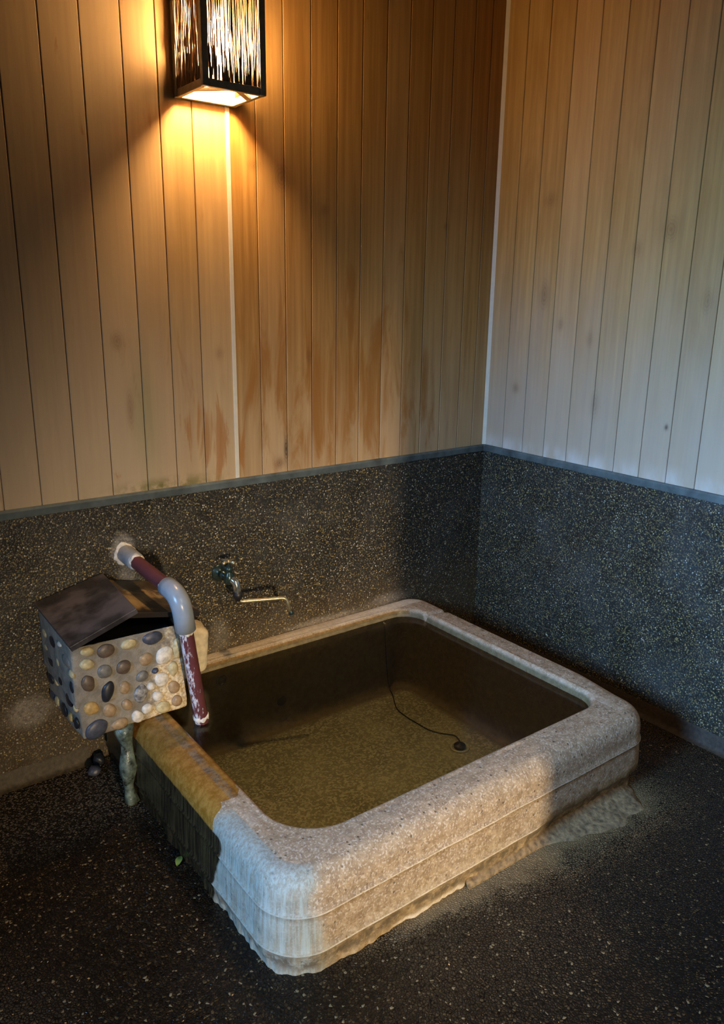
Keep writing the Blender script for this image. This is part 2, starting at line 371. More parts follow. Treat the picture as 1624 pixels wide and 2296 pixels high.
# ------------------------------------------------------------------ room
H = 0.95; CEIL = 2.95; XL = -3.6; YF = -3.3
LB = [-3.6+.112*i for i in range(14)]
LB = [x for x in LB if x < -2.1]+[-2.087, -1.975, -1.861, -1.746, -1.625, -1.517, -1.408, -1.284, -1.178, -1.068, -.956, -.844, -.734, -.623, -.514, -.406, -.295, -.184, -.092, 0.0]
RB = [0.0, -.124, -.240, -.359, -.480, -.594, -.713, -.827, -.942, -1.058]
while RB[-1] > YF: RB.append(RB[-1]-.116)
RB[-1] = YF
def boards(name, cuts, side, mat):
    bm = bmesh.new(); lay = bm.faces.layers.float.new('tone')
    for a, b in zip(cuts, cuts[1:]):
        a, b = min(a, b), max(a, b); g = .0012; d = .010
        tone = random.random()
        if side == 'left': pr = [(a, 0), (a, -d+.002), (a+g+.001, -d), (b-g-.001, -d), (b, -d+.002), (b, 0)]
        else: pr = [(a, 0), (a, d-.002), (a+g+.001, d), (b-g-.001, d), (b, d-.002), (b, 0)]
        pr = [(a+g, pr[0][1]), (a+g, pr[1][1]), (a+2.5*g, pr[2][1]), (b-2.5*g, pr[3][1]), (b-g, pr[4][1]), (b-g, pr[5][1])]
        pt = (lambda u, w_, z: (u, w_, z)) if side == 'left' else (lambda u, w_, z: (-w_, u, z))
        lo = [bm.verts.new(pt(u, w_, H-.03)) for u, w_ in pr]; hi = [bm.verts.new(pt(u, w_, CEIL)) for u, w_ in pr]
        for i in range(5):
            f = bm.faces.new((lo[i], lo[i+1], hi[i+1], hi[i])); f[lay] = tone
    # backing that closes the grooves, tied into the same mesh
    if side == 'left': c = [(XL, -.0005, H-.03), (0, -.0005, H-.03), (0, -.0005, CEIL), (XL, -.0005, CEIL)]
    else: c = [(-.0005, YF, H-.03), (-.0005, 0, H-.03), (-.0005, 0, CEIL), (-.0005, YF, CEIL)]
    f = bm.faces.new([bm.verts.new(q) for q in c]); f[lay] = .3
    return struct(link(name, bm, mat, recalc=False))
wl = boards('wall_left', LB, 'left', M['wood_l']); wr = boards('wall_right', RB, 'right', M['wood_r'])
# structural slab behind each wall
bm = bmesh.new(); box(bm, XL, .15, .001, .15, -.2, CEIL); link('masonry', bm, M['gravel_l'], wl)
bm = bmesh.new(); box(bm, .001, .15, YF, .001, -.2, CEIL); link('masonry', bm, M['gravel_r'], wr)
# gravel dado standing in front of the boards' plane
bm = bmesh.new(); box(bm, XL, 0, -.012, .001, -.05, H-.028); link('dado', bm, M['gravel_l'], wl)
bm = bmesh.new(); box(bm, -.012, .001, YF, -.012, -.05, H-.028); link('dado', bm, M['gravel_r'], wr)
# cement ledge capping the dado
def ledge(parent, side):
    bm = bmesh.new()
    n = 160; rows = []
    for i in range(n+1):
        t = i/n; u = (XL*(1-t)) if side == 'left' else (YF*(1-t))
        j = (noise.noise(V((u*9, side == 'left' and 3 or 8, 0))))*.0022
        pr = [(.0, H-.030), (.0205+j, H-.030+j), (.022+j, H-.008), (.019, H-.001+j*.4), (.0, H)]
        rows.append([bm.verts.new((u, -w_, z) if side == 'left' else (-w_, u-.0 if i < n else -.012, z)) for w_, z in pr])
    for a, b in zip(rows, rows[1:]):
        for k in range(4): bm.faces.new((a[k], b[k], b[k+1], a[k+1]))
    link('ledge', bm, M['cap'], parent, smooth=False)
ledge(wl, 'left'); ledge(wr, 'right')
bm = bmesh.new(); box(bm, -1.62, 0, YF-.12, YF, -.02, CEIL); struct(link('added_unseen_wall', bm, M['ceil']))  # unseen wall, added to cut the doorway light to an edge on the bath
# joint strips
bm = bmesh.new(); box(bm, -1.2915, -1.2765, -.0135, -.0008, H, CEIL); bevel(bm, .0012, 1); struct(link('trim_1', bm, M['strip']))
bm = bmesh.new(); hexa(bm, [(-.011, -.0105, H), (-.0225, -.0105, H), (-.0105, -.0225, H), (-.0105, -.011, H), (-.011, -.0105, CEIL), (-.0225, -.0105, CEIL), (-.0105, -.0225, CEIL), (-.0105, -.011, CEIL)])
struct(link('trim_2', bm, M['strip']))
# coved skirting along the left and right walls
def skirt(name, a, b, side):
    bm = bmesh.new(); n = int(abs(b-a)/.02); rows = []
    prof = [(.012, .062), (.016, .055), (.019, .02), (.026, .006), (.040, .0012)]
    for i in range(n+1):
        u = a+(b-a)*i/n; j = noise.noise(V((u*14, 1, 2)))*.004
        rows.append([bm.verts.new((u, -(w_+j*.4), z+j*(.5 if k == 0 else 0)) if side == 'left' else (-(w_+j*.4), u, z+j*(.5 if k == 0 else 0))) for k, (w_, z) in enumerate(prof)])
    for p, q in zip(rows, rows[1:]):
        for k in range(len(prof)-1): bm.faces.new((p[k], q[k], q[k+1], p[k+1]))
    return struct(link(name, bm, M['skirt'], smooth=True))
skirt('baseboard_left', XL, -1.90, 'left'); bb = skirt('baseboard_right', YF, -.03, 'right'); bb.data.materials[0] = simple('dark_cement', (.032, .021, .011), .7, var=.5, nscale=70, bump=.6, bdist=.003)
# floor with the pit the bath is sunk into
bm = bmesh.new(); TX0, TX1, TY0, TY1 = -1.80, -.43, -1.20, -.02
for (x0, x1, y0, y1) in ((XL, TX0, YF, 0), (TX1, 0, YF, 0), (TX0, TX1, YF, TY0), (TX0, TX1, TY1, 0)):
    bm.faces.new([bm.verts.new(q) for q in ((x0, y0, 0), (x1, y0, 0), (x1, y1, 0), (x0, y1, 0))])
bmesh.ops.remove_doubles(bm, verts=bm.verts, dist=1e-5)
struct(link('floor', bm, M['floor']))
bm = bmesh.new(); box(bm, XL, .15, YF, .15, CEIL, CEIL+.05); struct(link('ceiling', bm, M['ceil']))

# ------------------------------------------------------------------ bath
def outline(x0, x1, y0, y1, radii, nE=(110, 190), nC=26):
    """closed rounded rectangle, counter-clockwise from the front-left corner; same sample count for any size"""
    rfl, rfr, rbr, rbl = radii; out = []
    cs = [(x0+rfl, y0+rfl, rfl, math.pi), (x1-rfr, y0+rfr, rfr, -math.pi/2), (x1-rbr, y1-rbr, rbr, 0), (x0+rbl, y1-rbl, rbl, math.pi/2)]
    for i, (cx, cy, r, a0) in enumerate(cs):
        for k in range(nC+1):
            a = a0+math.pi/2*k/nC; out.append(V((cx+r*math.cos(a), cy+r*math.sin(a))))
        nx = cs[(i+1) % 4]; e = V((nx[0]+nx[2]*math.cos(nx[3]), nx[1]+nx[2]*math.sin(nx[3]))); s0 = out[-1]
        m = nE[i % 2]
        for k in range(1, m): out.append(s0.lerp(e, k/m))
    return out
OX0, OX1, OY0, OY1 = -1.852, -.385, -1.247, -.013
IX0, IX1, IY0, IY1 = -1.722, -.498, -1.10, -.085
ZR = .286; ZB = -.08
def off(x0, x1, y0, y1, d, radii): return outline(x0+d, x1-d, y0+d, y1-(d if x0 != OX0 or d < 0 else 0), [max(.01, r-d) for r in radii])
def tight(pts, d):
    """the round-over is small along the right-hand and back edges"""
    out = []
    for q in pts:
        f = max(0, min(1, (q.y+1.16)/.25)); f = f*f*(3-2*f) if q.x > -.75 else 0
        g = max(0, min(1, (q.x+.62)/.15))
        out.append(V((q.x+.65*d*f*g, q.y)))
    return out
RO = (.13, .11, .12, .06); RI = (.15, .085, .10, .10)
rings = []   # (outline, z, kind)
for d, z in ((.016, -.03), (.014, .006), (.012, .03), (.006, .052), (.001, .070), (-.0035, .074), (.002, .079), (.002, .105), (.003, .135), (.004, .160), (.005, .176), (.0008, .180), (.006, .185), (.007, .205), (.008, .222)):
    rings.append((off(OX0, OX1, OY0, OY1, d, RO), z, 'o'))
for k in range(1, 10):
    a = math.pi/2*k/9; dd = .008+.052*(1-math.cos(a)); rings.append((tight(off(OX0, OX1, OY0, OY1, dd, RO), dd), .222+.062*math.sin(a), 'o'))
A = rings[-1][0]; B = off(IX0, IX1, IY0, IY1, -.018, RI)
for k in range(1, 12):
    t = k/12; rings.append(([a.lerp(b, t) for a, b in zip(A, B)], .284+.002*math.sin(math.pi*t), 't'))
for k in range(0, 7):
    a = math.pi/2*k/6; rings.append((off(IX0, IX1, IY0, IY1, -.018*(1-math.sin(a)), RI), ZR-.018*(1-math.cos(a)), 'i'))
for z in (.25, .22, .18, .12, .06, .0, -.04): rings.append((off(IX0, IX1, IY0, IY1, .003*(1+(.25-z)*3), RI), z, 'w'))
for k in range(1, 5):
    a = math.pi/2*k/4; rings.append((off(IX0, IX1, IY0, IY1, .006+.03*(1-math.cos(a)), RI), -.04-.04*math.sin(a), 'w'))
rings.append((off(IX0, IX1, IY0, IY1, .07, RI), ZB, 'b')); rings.append((off(IX0, IX1, IY0, IY1, .2, RI), ZB, 'b'))
def sst(a, b, x): t = max(0, min(1, (x-a)/(b-a))); return t*t*(3-2*t)
bm = bmesh.new(); L = {k: bm.verts.layers.float.new(k) for k in ('mid', 'inner', 'bottom', 'wet', 'dark', 'calc', 'lime', 'rubble')}
VR = []
for ol, z, kind in rings:
    ring = []
    for q in ol:
        x, y = q; zz = z
        n1 = noise.noise(V((x*9, y*9, z*9))); n2 = noise.noise(V((x*38, y*38, z*38+5)))
        nx = ny = 0
        outward = V((x-(OX0+OX1)/2, y-(OY0+OY1)/2)).normalized()
        front_left = (y < -.9 or x < -1.6)
        if kind == 'o' and z < .22:
            amp = .0025*n1
            if z < .066: amp += .008*n2+.004*n1
            if z < .02: amp += .005*noise.noise(V((x*16, y*16, 9)))+.006*noise.noise(V((x*50, y*50, 4)))
            # the footing is broken away and recessed to the right of the front
            if y < -1.15 and x > -1.0 and z < .075: amp -= .020*sst(-1.0, -.8, x)*(1 if .0 < z else .3)*(1+n2)
            x += outward.x*amp; y += outward.y*amp
            if y > -.013: y = -.013
        elif kind in 't': zz += .0022*n1+.0012*n2
        # the overflow groove cut across the back of the right-hand rim
        if x > IX1-.05 and kind in 'tio' and z > .18:
            g = math.exp(-((y+.205+(x+.45)*.25)/.0085)**2); zz -= .036*g*(1 if z > .25 else .4)
        v = bm.verts.new((x, y, zz)); ring.append(v)
        v[L['inner']] = 1.0 if kind == 'w' else (sst(.286, .266, z) if kind == 'i' else (1.0 if kind == 'b' else 0))
        v[L['bottom']] = 1.0 if kind == 'b' else 0
        left = x < -1.62
        # orange wet film over the left rim behind the spill line and on the inner rounded edge of the left and front-left corner
        wv = 0
        if kind in 'oti' and x < -1.60 and z > .16:
            wv = sst(-.89, -.82, y-.9*(x+1.79)+.07*noise.noise(V((x*14, y*14, 3)))+.03*n2) * (sst(.12, .24, z) if kind == 'o' else 1)
        if kind == 'i' and z < .283 and y < -.3 and x < -1.1: wv = max(wv, 1)
        if kind == 'w' and z > .2 and y < -.3 and x < -1.1: wv = 1; v[L['inner']] = 0
        if kind == 'i' and y > -.12 and z < .278: wv = max(wv, .75)
        v[L['wet']] = wv
        v[L['mid']] = 1.0 if (kind == 't' and 2 < rings.index((ol, z, kind)) - 24 < 9) else 0
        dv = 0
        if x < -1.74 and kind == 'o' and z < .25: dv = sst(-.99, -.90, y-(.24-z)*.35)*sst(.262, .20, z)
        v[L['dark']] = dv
        cv = 0
        if kind in 'o' and x < -1.66: cv = sst(-1.60, -1.84, x+.08*n1)*sst(-.80, -.94, y)*.95
        if kind == 't' and x < -1.77: cv = .35*sst(-.84, -.9, y)
        v[L['calc']] = cv
        lv = 0
        if kind in 'ti' and y > -.09: lv = .75*sst(-.1, -.06, y)*(1 if z > .28 else .4)
        if kind in 'ti' and x > IX1-.02: lv = max(lv, .5*sst(IX1+.045, IX1+.01, x))
        if kind == 't' and left and -1.0 < y < -.86: lv = max(lv, .45)
        if kind == 'o' and z < .012: lv = .8*sst(-1.65, -1.4, x)
        if kind == 'o' and (abs(z-.18) < .002 or abs(z-.074) < .002): lv = .85
        v[L['lime']] = lv
        v[L['rubble']] = 1.0 if (kind == 'o' and .012 < z < .066) else 0
    VR.append(ring if 0 else ring)
    ring and VR[-1]
VR = [r for r in VR if r]
nn = len(VR[0])
for a, b in zip(VR, VR[1:]):
    for k in range(nn): bm.faces.new((a[k], a[(k+1) % nn], b[(k+1) % nn], b[k]))
bm.faces.new(VR[-1])
# underside skin of the basin below the floor, giving the shell its thickness
under = [bm.verts.new((x, y, -.14)) for x, y in off(OX0, OX1, OY0, OY1, .03, RO)]
for k in range(nn): bm.faces.new((VR[0][k], under[k], under[(k+1) % nn], VR[0][(k+1) % nn]))
bm.faces.new(under[::-1])
bath = thing('stone_bath', 'low rounded square bath of cast stone sunk in the corner of the gravel floor', 'bathtub', (-1.12, -.63, 0))
shell = link('basin', bm, M['tub'], bath, smooth=True)
# mortar apron spread on the floor at the right end of the front
bm = bmesh.new(); ap = []
for i in range(61):
    t = i/60; x = -1.25+t*(.77); base_y = -1.25
    if t > .93: base_y += (t-.93)*.4
    wd = (.0+.08*sst(.35, .75, t))*(1+.45*noise.noise(V((x*16, 3, 1))))*(1-.55*sst(.93, 1, t))
    pr = [(base_y+.03, .030), (base_y+.012, .017), (base_y-wd*.35, .008), (base_y-wd*.75, .005), (base_y-wd, -.002)]
    ap.append([bm.verts.new((x+.01*noise.noise(V((x*30, k, 0))), yy, z*(1+.35*noise.noise(V((x*40, k*.7, 2)))))) for k, (yy, z) in enumerate(pr)])
for a, b in zip(ap, ap[1:]):
    for k in range(4): bm.faces.new((a[k], b[k], b[k+1], a[k+1]))
M['mortar'] = simple('ochre_mortar', (.20, .135, .065), .8, var=.6, nscale=60, bump=.8, bdist=.005)
link('mortar_apron', bm, M['mortar'], bath, smooth=True)
# overflow hole in the back wall of the bath
bm = bmesh.new(); lathe(bm, [(0, .020), (.003, .022), (.004, .019), (.001, .014), (-.004, .010)], (-1.42, -.0895, .205), (0, -1, 0)); link('overflow_hole', bm, M['rubber'], bath, True)
bm = bmesh.new(); lathe(bm, [(0, .020), (.002, .022), (.003, .018), (.001, .014)], (-1.16, -.0915, .035), (0, -1, 0)); link('inlet_ring', bm, M['chain'], bath, True)
# drain
bm = bmesh.new(); lathe(bm, [(0, .038), (.005, .038), (.0065, .035), (.0055, .029), (.0015, .0275), (.001, .0)], (-.681, -.623, ZB), (0, 0, 1), 40); link('drain_ring', bm, M['drainring'], bath, True)
# water
bm = bmesh.new(); ow = off(IX0, IX1, IY0, IY1, .0022, RI)
bm.faces.new([bm.verts.new((x, y, .252)) for x, y in ow])
tag(link('bath_water', bm, M['water']), 'clear still water filling the stone bath almost to its rim', 'water', kind='stuff')
# plug with its chain
plug = thing('bath_plug', 'dark round plug with long thin chain lying under water on the bath bottom', 'plug', (-.681, -.623, ZB))
bm = bmesh.new(); lathe(bm, [(.002, .022), (.012, .0235), (.016, .020), (.016, .006), (.021, .005), (.022, .001)], (-.681, -.623, ZB), (0, 0, 1), 30); link('stopper', bm, M['rubber'], plug, True)
ch = [(-.641, -.094, .235), (-.634, -.0935, .14), (-.626, -.095, .04), (-.622, -.108, -.05), (-.640, -.16, -.076), (-.694, -.254, -.077), (-.704, -.33, -.077), (-.702, -.38, -.077), (-.696, -.455, -.077), (-.677, -.501, -.077), (-.655, -.529, -.077), (-.640, -.552, -.077), (-.655, -.59, -.070), (-.681, -.623, -.058)]
def catmull(P, n=10):
    P = [V(p) for p in P]; Q = [2*P[0]-P[1]]+P+[2*P[-1]-P[-2]]; out = []
    for i in range(1, len(Q)-2):
        for k in range(n):
            t = k/n; a, b, c, d = Q[i-1:i+3]
            out.append(.5*((2*b)+(c-a)*t+(2*a-5*b+4*c-d)*t*t+(3*b-a-3*c+d)*t**3))
    out.append(P[-1]); return out
bm = bmesh.new(); cp = catmull(ch, 12); tube(bm, cp, [.0019+.0011*(i % 2) for i in range(len(cp))], 8); link('chain', bm, M['chain'], plug, True)
bm = bmesh.new(); lathe(bm, [(-.004, .007), (.002, .007), (.004, .004), (.010, .003), (.012, .0015)], (-.641, -.0885, .240), (0, -1, 0), 16); link('chain_hook', bm, M['chrome'], plug, True)

# ------------------------------------------------------------------ pebble-faced source box
src = thing('pebble_water_box', 'mortar box studded with pebbles at the left back corner of the bath', 'water box', (-1.84, -.17, .28))
bm = bmesh.new()
bx = hexa(bm, [(-2.004, -.335, .284), (-1.662, -.335, .288), (-1.655, -.014, .290), (-2.010, -.014, .284), (-2.018, -.335, .590), (-1.668, -.335, .584), (-1.66, -.014, .592), (-2.022, -.014, .612)])
top = [f for f in bm.faces if all(v.co.z > .5 for v in f.verts)][0]
r = bmesh.ops.inset_region(bm, faces=[top], thickness=.035)
ex = bmesh.ops.extrude_face_region(bm, geom=[top]); vs = [g for g in ex['geom'] if isinstance(g, bmesh.types.BMVert)]
for v in vs: v.co.z -= .2
bmesh.ops.delete(bm, geom=[top], context='FACES')
sharp = [e for e in bm.edges if e.calc_length() > .15]
bmesh.ops.bevel(bm, geom=sharp, offset=.007, segments=2, profile=.6, affect='EDGES')
bmesh.ops.subdivide_edges(bm, edges=[e for e in bm.edges if e.calc_length() > .1], cuts=14, use_grid_fill=True)
bmesh.ops.triangulate(bm, faces=[f for f in bm.faces if len(f.verts) > 4])
bm.normal_update()
for v in bm.verts:
    if v.co.y < -.03: v.co += v.normal*(.0035*noise.noise(v.co*18)+.0018*noise.noise(v.co*60))
link('casing', bm, M['box'], src, smooth=True)
bm = bmesh.new(); box(bm, -1.98, -1.70, -.30, -.05, .45, .572); link('shade_block', bm, M['rubber'], src)  # black block standing in for the shade under the lids
FP = [(-1.971,.571,.018,.014,'cream'),(-1.975,.530,.019,.016,'cream'),(-1.915,.558,.024,.020,'brown'),(-1.845,.561,.022,.015,'cream'),(-1.767,.561,.030,.019,'slate'),(-1.924,.492,.020,.021,'grey'),(-1.865,.490,.021,.021,'brown'),(-1.795,.497,.020,.019,'tan'),(-1.734,.493,.026,.027,'white'),(-1.976,.467,.018,.026,'brown'),(-1.920,.423,.018,.033,'black'),(-1.868,.421,.016,.019,'tan'),(-1.818,.384,.020,.027,'mottled'),(-1.766,.448,.010,.009,'slate'),(-1.747,.412,.022,.023,'white'),(-1.809,.441,.018,.017,'grey'),(-1.763,.358,.015,.017,'white'),(-1.707,.372,.018,.022,'tan'),(-1.974,.383,.021,.021,'yellow'),(-1.919,.359,.019,.021,'tan'),(-1.864,.360,.015,.019,'tan'),(-1.833,.309,.017,.020,'white'),(-1.747,.313,.022,.020,'cream'),(-1.962,.307,.031,.030,'slate'),(-1.890,.303,.025,.017,'tan'),(-1.706,.438,.015,.022,'cream'),(-1.689,.505,.014,.032,'cream'),(-1.700,.321,.016,.018,'tan'),(-1.800,.326,.016,.015,'white'),(-1.783,.399,.012,.013,'white')]
LP = [(-.150,.544,.030,.018,'black'),(-.060,.541,.022,.015,'cream'),(-.062,.491,.022,.010,'cream'),(-.107,.458,.045,.020,'black'),(-.190,.492,.014,.017,'cream'),(-.276,.531,.030,.018,'grey'),(-.231,.567,.016,.008,'white'),(-.322,.505,.015,.012,'cream'),(-.053,.376,.026,.018,'black'),(-.189,.425,.020,.019,'black'),(-.312,.456,.015,.019,'black'),(-.256,.393,.024,.025,'black'),(-.045,.310,.024,.016,'slate'),(-.103,.314,.018,.015,'cream'),(-.174,.316,.026,.021,'black'),(-.250,.325,.015,.014,'yellow'),(-.318,.390,.010,.013,'cream'),(-.305,.330,.015,.019,'black'),(-.13,.40,.014,.016,'cream')]
def pebble(c, ru, rz, dep, face, mat, seed):
    bm = bmesh.new(); bmesh.ops.create_icosphere(bm, subdivisions=3, radius=1)
    rot = random.Random(seed).uniform(-.5, .5)
    for v in bm.verts:
        q = v.co.copy(); k = 1+.13*noise.noise(q*1.1+V((seed, 0, 0)))
        u, n_, z = q.x*ru*k, q.y*dep, q.z*rz*k
        a = u*math.cos(rot)-z*math.sin(rot)*(ru/rz if ru < rz else 1); b = u*math.sin(rot)*(rz/ru if rz < ru else 1)*.6+z*math.cos(rot)
        v.co = V((c[0]+a, c[1]+n_, c[2]+b)) if face == 'f' else V((c[0]+n_, c[1]+a, c[2]+b))
    return link('pebble', bm, mat, src, True)
for i, (x, z, a, b, k) in enumerate(FP):
    pebble((x, -.336, z), a*1.12, b*1.12, .011, 'f', M['peb_'+k], i*3.1)
for i, (y, z, a, b, k) in enumerate(LP):
    pebble((-2.010-(z-.3)*.03, y, z), a*1.15, b*1.1, .008, 'l', M['peb_'+k], 100+i*2.3)
# rounded spout stone on the far right side of the box
bm = bmesh.new()
hexa(bm, [(-1.67, -.175, .287), (-1.495, -.15, .287), (-1.485, -.03, .287), (-1.67, -.03, .287), (-1.67, -.175, .52), (-1.490, -.165, .452), (-1.455, -.03, .440), (-1.67, -.03, .52)])
bmesh.ops.bevel(bm, geom=[e for e in bm.edges if e.calc_length() > .02], offset=.028, segments=5, profile=.5, affect='EDGES')
bmesh.ops.subdivide_edges(bm, edges=[e for e in bm.edges if e.calc_length() > .06], cuts=6, use_grid_fill=True)
bmesh.ops.triangulate(bm, faces=[f for f in bm.faces if len(f.verts) > 4]); bm.normal_update()
for v in bm.verts: v.co += v.normal*.004*noise.noise(v.co*25)
M['spout'] = simple('cream_spout_stone', (.62, .52, .34), .6, var=.3, nscale=25, bump=.6, bdist=.004)
link('spout_stone', bm, M['spout'], src, True)
# slimy foot below the box beside the bath
bm = bmesh.new(); pts = []
rr = []
for i in range(13):
    t = i/12; z = .286*(1-t); pts.append((-1.876+.010*t+.004*math.sin(t*7), -.322+.006*math.sin(t*9), z)); rr.append(.027*(1-.35*t)+.005*math.sin(t*13+1))
rg = tube(bm, pts, rr, 16)
bm.normal_update()
for v in bm.verts: v.co += v.normal*.006*noise.noise(V((v.co.x*60, v.co.y*60, v.co.z*25)))
link('foot', bm, M['algae'], src, True)

# lids: two boards leaning together as a little roof
def board(name, P, th, mat, label, cat='board'):
    a, b, c, d = [V(p) for p in P]; nrm = (b-a).cross(d-a).normalized()
    if nrm.z < 0: nrm.negate()
    bm = bmesh.new(); hexa(bm, [p-nrm*th for p in (a, b, c, d)]+[a, b, c, d]); bevel(bm, .002, 2)
    bmesh.ops.recalc_face_normals(bm, faces=bm.faces)
    return tag(link(name, bm, mat), label, cat)
board('box_lid', [(-2.028, -.368, .612), (-1.824, -.368, .684), (-1.806, -.018, .690), (-2.034, -.018, .634)], .018, M['lid'], 'blackened square board lying tilted over the left half of the pebble box', 'lid board')
board('box_lid', [(-1.834, -.330, .659), (-1.600, -.330, .609), (-1.600, -.016, .614), (-1.814, -.016, .668)], .018, M['lid2'], 'worn brown board with dark wet front under the pipe, sloping right from the blackened one', 'lid board')

# ------------------------------------------------------------------ water pipe
pp = thing('hot_water_pipe', 'maroon pipe with grey elbow running from the wall down into the bath', 'pipe', (-1.722, 0, .739))
P0 = V((-1.722, -.004, .742)); P1 = V((-1.708, -.425, .715)); P2 = V((-1.640, -.392, .243))
d01 = (P1-P0).normalized(); d12 = (P2-P1).normalized()
def coltube(name, pts, rad, mat, seg=28):
    bm = bmesh.new(); tube(bm, pts, rad, seg)
    lay = bm.verts.layers.float.new('scale_side')
    c = sum((V(p) for p in pts), V())/len(pts); bm.normal_update()
    for v in bm.verts: v[lay] = max(0, v.normal.dot(V((-.8, -.45, .2)).normalized())) if name == 'drop_pipe' else -.6
    return link(name, bm, mat, pp, True)
def straight(a, b, n=30): return [a.lerp(b, i/n) for i in range(n+1)]
coltube('wall_pipe', straight(P0, P1-d01*.03), .0235, M['pipe'])
coltube('drop_pipe', straight(P1+d12*.03, P2, 40), .0225, M['pipe'])
bm = bmesh.new(); tube(bm, [P0-d01*.005, P0+d01*.08, P0+d01*.095, P0+d01*.1, P0+d01*.102], [.031, .031, .0305, .029, .0236], 28); link('wall_socket', bm, M['grey'], pp, True)
el = fillet([P1-d01*.088, P1, P1+d12*.118], .062, 14)
bm = bmesh.new(); rs = [.0315]*len(el); tube(bm, [el[0]-d01*.0015]+el+[el[-1]+d12*.0015], [.0236]+rs+[.0236], 28); link('elbow', bm, M['grey'], pp, True)
bm = bmesh.new()
bmesh.ops.create_icosphere(bm, subdivisions=4, radius=1)
for v in bm.verts:
    q = v.co; k = 1+.22*noise.noise(q*2.4)
    v.co = V((-1.724+q.x*.040*k, -.010+q.y*.014*k, .740+q.z*.040*k))
link('limescale_collar', bm, M['lime'], pp, True)
def crust(c, d, r, seed):
    bm = bmesh.new(); n1 = d.orthogonal().normalized(); n2 = d.cross(n1); seg = 48; ro = []
    for h, rad in ((-.007, r*.995), (-.003, r+.003), (.002, r+.0032), (.008, r*.998)):
        ro.append([])
        for k in range(seg):
            a = 2*math.pi*k/seg; nv = noise.noise(V((math.cos(a)*2, math.sin(a)*2, seed+h*80)))
            ro[-1].append(bm.verts.new(c+d*(h*(1+nv))+(n1*math.cos(a)+n2*math.sin(a))*(rad+.0035*nv)))
    for a, b in zip(ro, ro[1:]):
        for k in range(seg): bm.faces.new((a[k], a[(k+1) % seg], b[(k+1) % seg], b[k]))
    link('limescale_crust', bm, M['lime'], pp, True)
crust(P0+d01*.104, d01, .0236, 1); crust(P1-d01*.092, d01, .0232, 4); crust(P1+d12*.121, d12, .0222, 7); crust(P2-d12*.03, d12, .0225, 9)

# ------------------------------------------------------------------ tap
tp = thing('wall_tap', 'small tarnished tap with cross handle and long swan neck on the gravel wall', 'tap', (-1.37, -.012, .6))
bm = bmesh.new(); lathe(bm, [(0, .033), (.004, .033), (.009, .028), (.013, .016), (.03, .014), (.032, .018), (.042, .018), (.044, .014), (.075, .014)], (-1.372, -.0115, .600), (0, -1, 0), 32); link('wall_flange', bm, M['darkmetal'], tp, True)
bm = bmesh.new(); lathe(bm, [(-.022, .012), (-.014, .018), (0, .020), (.016, .018), (.022, .013), (.03, .012), (.032, .015), (.042, .015), (.046, .007), (.062, .006)], (-1.372, -.088, .600), (0, 0, 1), 28); link('valve_body', bm, M['darkmetal'], tp, True)
bm = bmesh.new()
for a in (.35, .35+math.pi/2):
    dx, dy = math.cos(a)*.030, math.sin(a)*.030; tube(bm, [(-1.372-dx, -.088-dy, .664), (-1.372-dx*.5, -.088-dy*.5, .665), (-1.372, -.088, .666), (-1.372+dx*.5, -.088+dy*.5, .665), (-1.372+dx, -.088+dy, .664)], [.0065, .0048, .006, .0048, .0065], 12)
lathe(bm, [(0, .009), (.006, .010), (.010, .005)], (-1.372, -.088, .661), (0, 0, 1), 16); link('cross_handle', bm, M['brass'], tp, True)
bm = bmesh.new(); tube(bm, fillet([(-1.372, -.088, .598), (-1.358, -.112, .594), (-1.354, -.118, .545)], .018, 8),   .0140, 24); link('outlet', bm, M['chrome'], tp, True)
bm = bmesh.new(); lathe(bm, [(0, .015), (.004, .018), (.018, .018), (.024, .012), (.034, .010)], (-1.354, -.118, .552), (0, 0, -1), 24); link('union_nut', bm, M['rubber'], tp, True)
bm = bmesh.new(); tube(bm, fillet([(-1.354, -.118, .535), (-1.350, -.119, .514), (-1.186, -.180, .512), (-1.170, -.186, .450)], .018, 10), .0072, 18); link('swan_neck', bm, M['brass'], tp, True)
bm = bmesh.new(); lathe(bm, [(0, .0085), (.002, .0095), (.012, .0095), (.014, .007)], (-1.1705, -.1858, .456), (.015, -.006, -.06), 18); link('nozzle', bm, M['darkmetal'], tp, True)

# ------------------------------------------------------------------ wall lantern
LX0, LX1, LY0, LY1, LZ0, LZ1 = -1.468, -1.256, -.220, -.012, 2.186, 2.62
lm = thing('wall_lantern', 'lit box lantern of dark wood with vertical reed sides on the boarded wall', 'lamp', (-1.362, -.012, 2.19))
pw = .020
for i, (x, y) in enumerate(((LX0, LY0), (LX1-pw, LY0), (LX0, LY1-pw), (LX1-pw, LY1-pw))):
    bm = bmesh.new(); box(bm, x, x+pw, y, y+pw, LZ0, LZ1); bevel(bm, .0015, 1); link('post', bm, M['frame'], lm)
for z in (LZ0, LZ1-.022):
    for (x0, x1, y0, y1) in ((LX0+pw, LX1-pw, LY0+.003, LY0+pw-.003), (LX0+pw, LX1-pw, LY1-pw+.003, LY1-.003), (LX0+.003, LX0+pw-.003, LY0+pw, LY1-pw), (LX1-pw+.003, LX1-.003, LY0+pw, LY1-pw)):
        bm = bmesh.new(); box(bm, x0, x1, y0, y1, z, z+.022); bevel(bm, .0012, 1); link('rail', bm, M['frame'], lm)
def gusset(x, y, sx, sy):
    bm = bmesh.new(); a = .080; t = .018
    c = [(x+sx*a, y), (x+sx*(a-t*1.4), y), (x, y+sy*(a-t*1.4)), (x, y+sy*a)]
    hexa(bm, [(p[0], p[1], LZ0+.001) for p in c]+[(p[0], p[1], LZ0+.008) for p in c]); link('corner_brace', bm, M['frame'], lm)
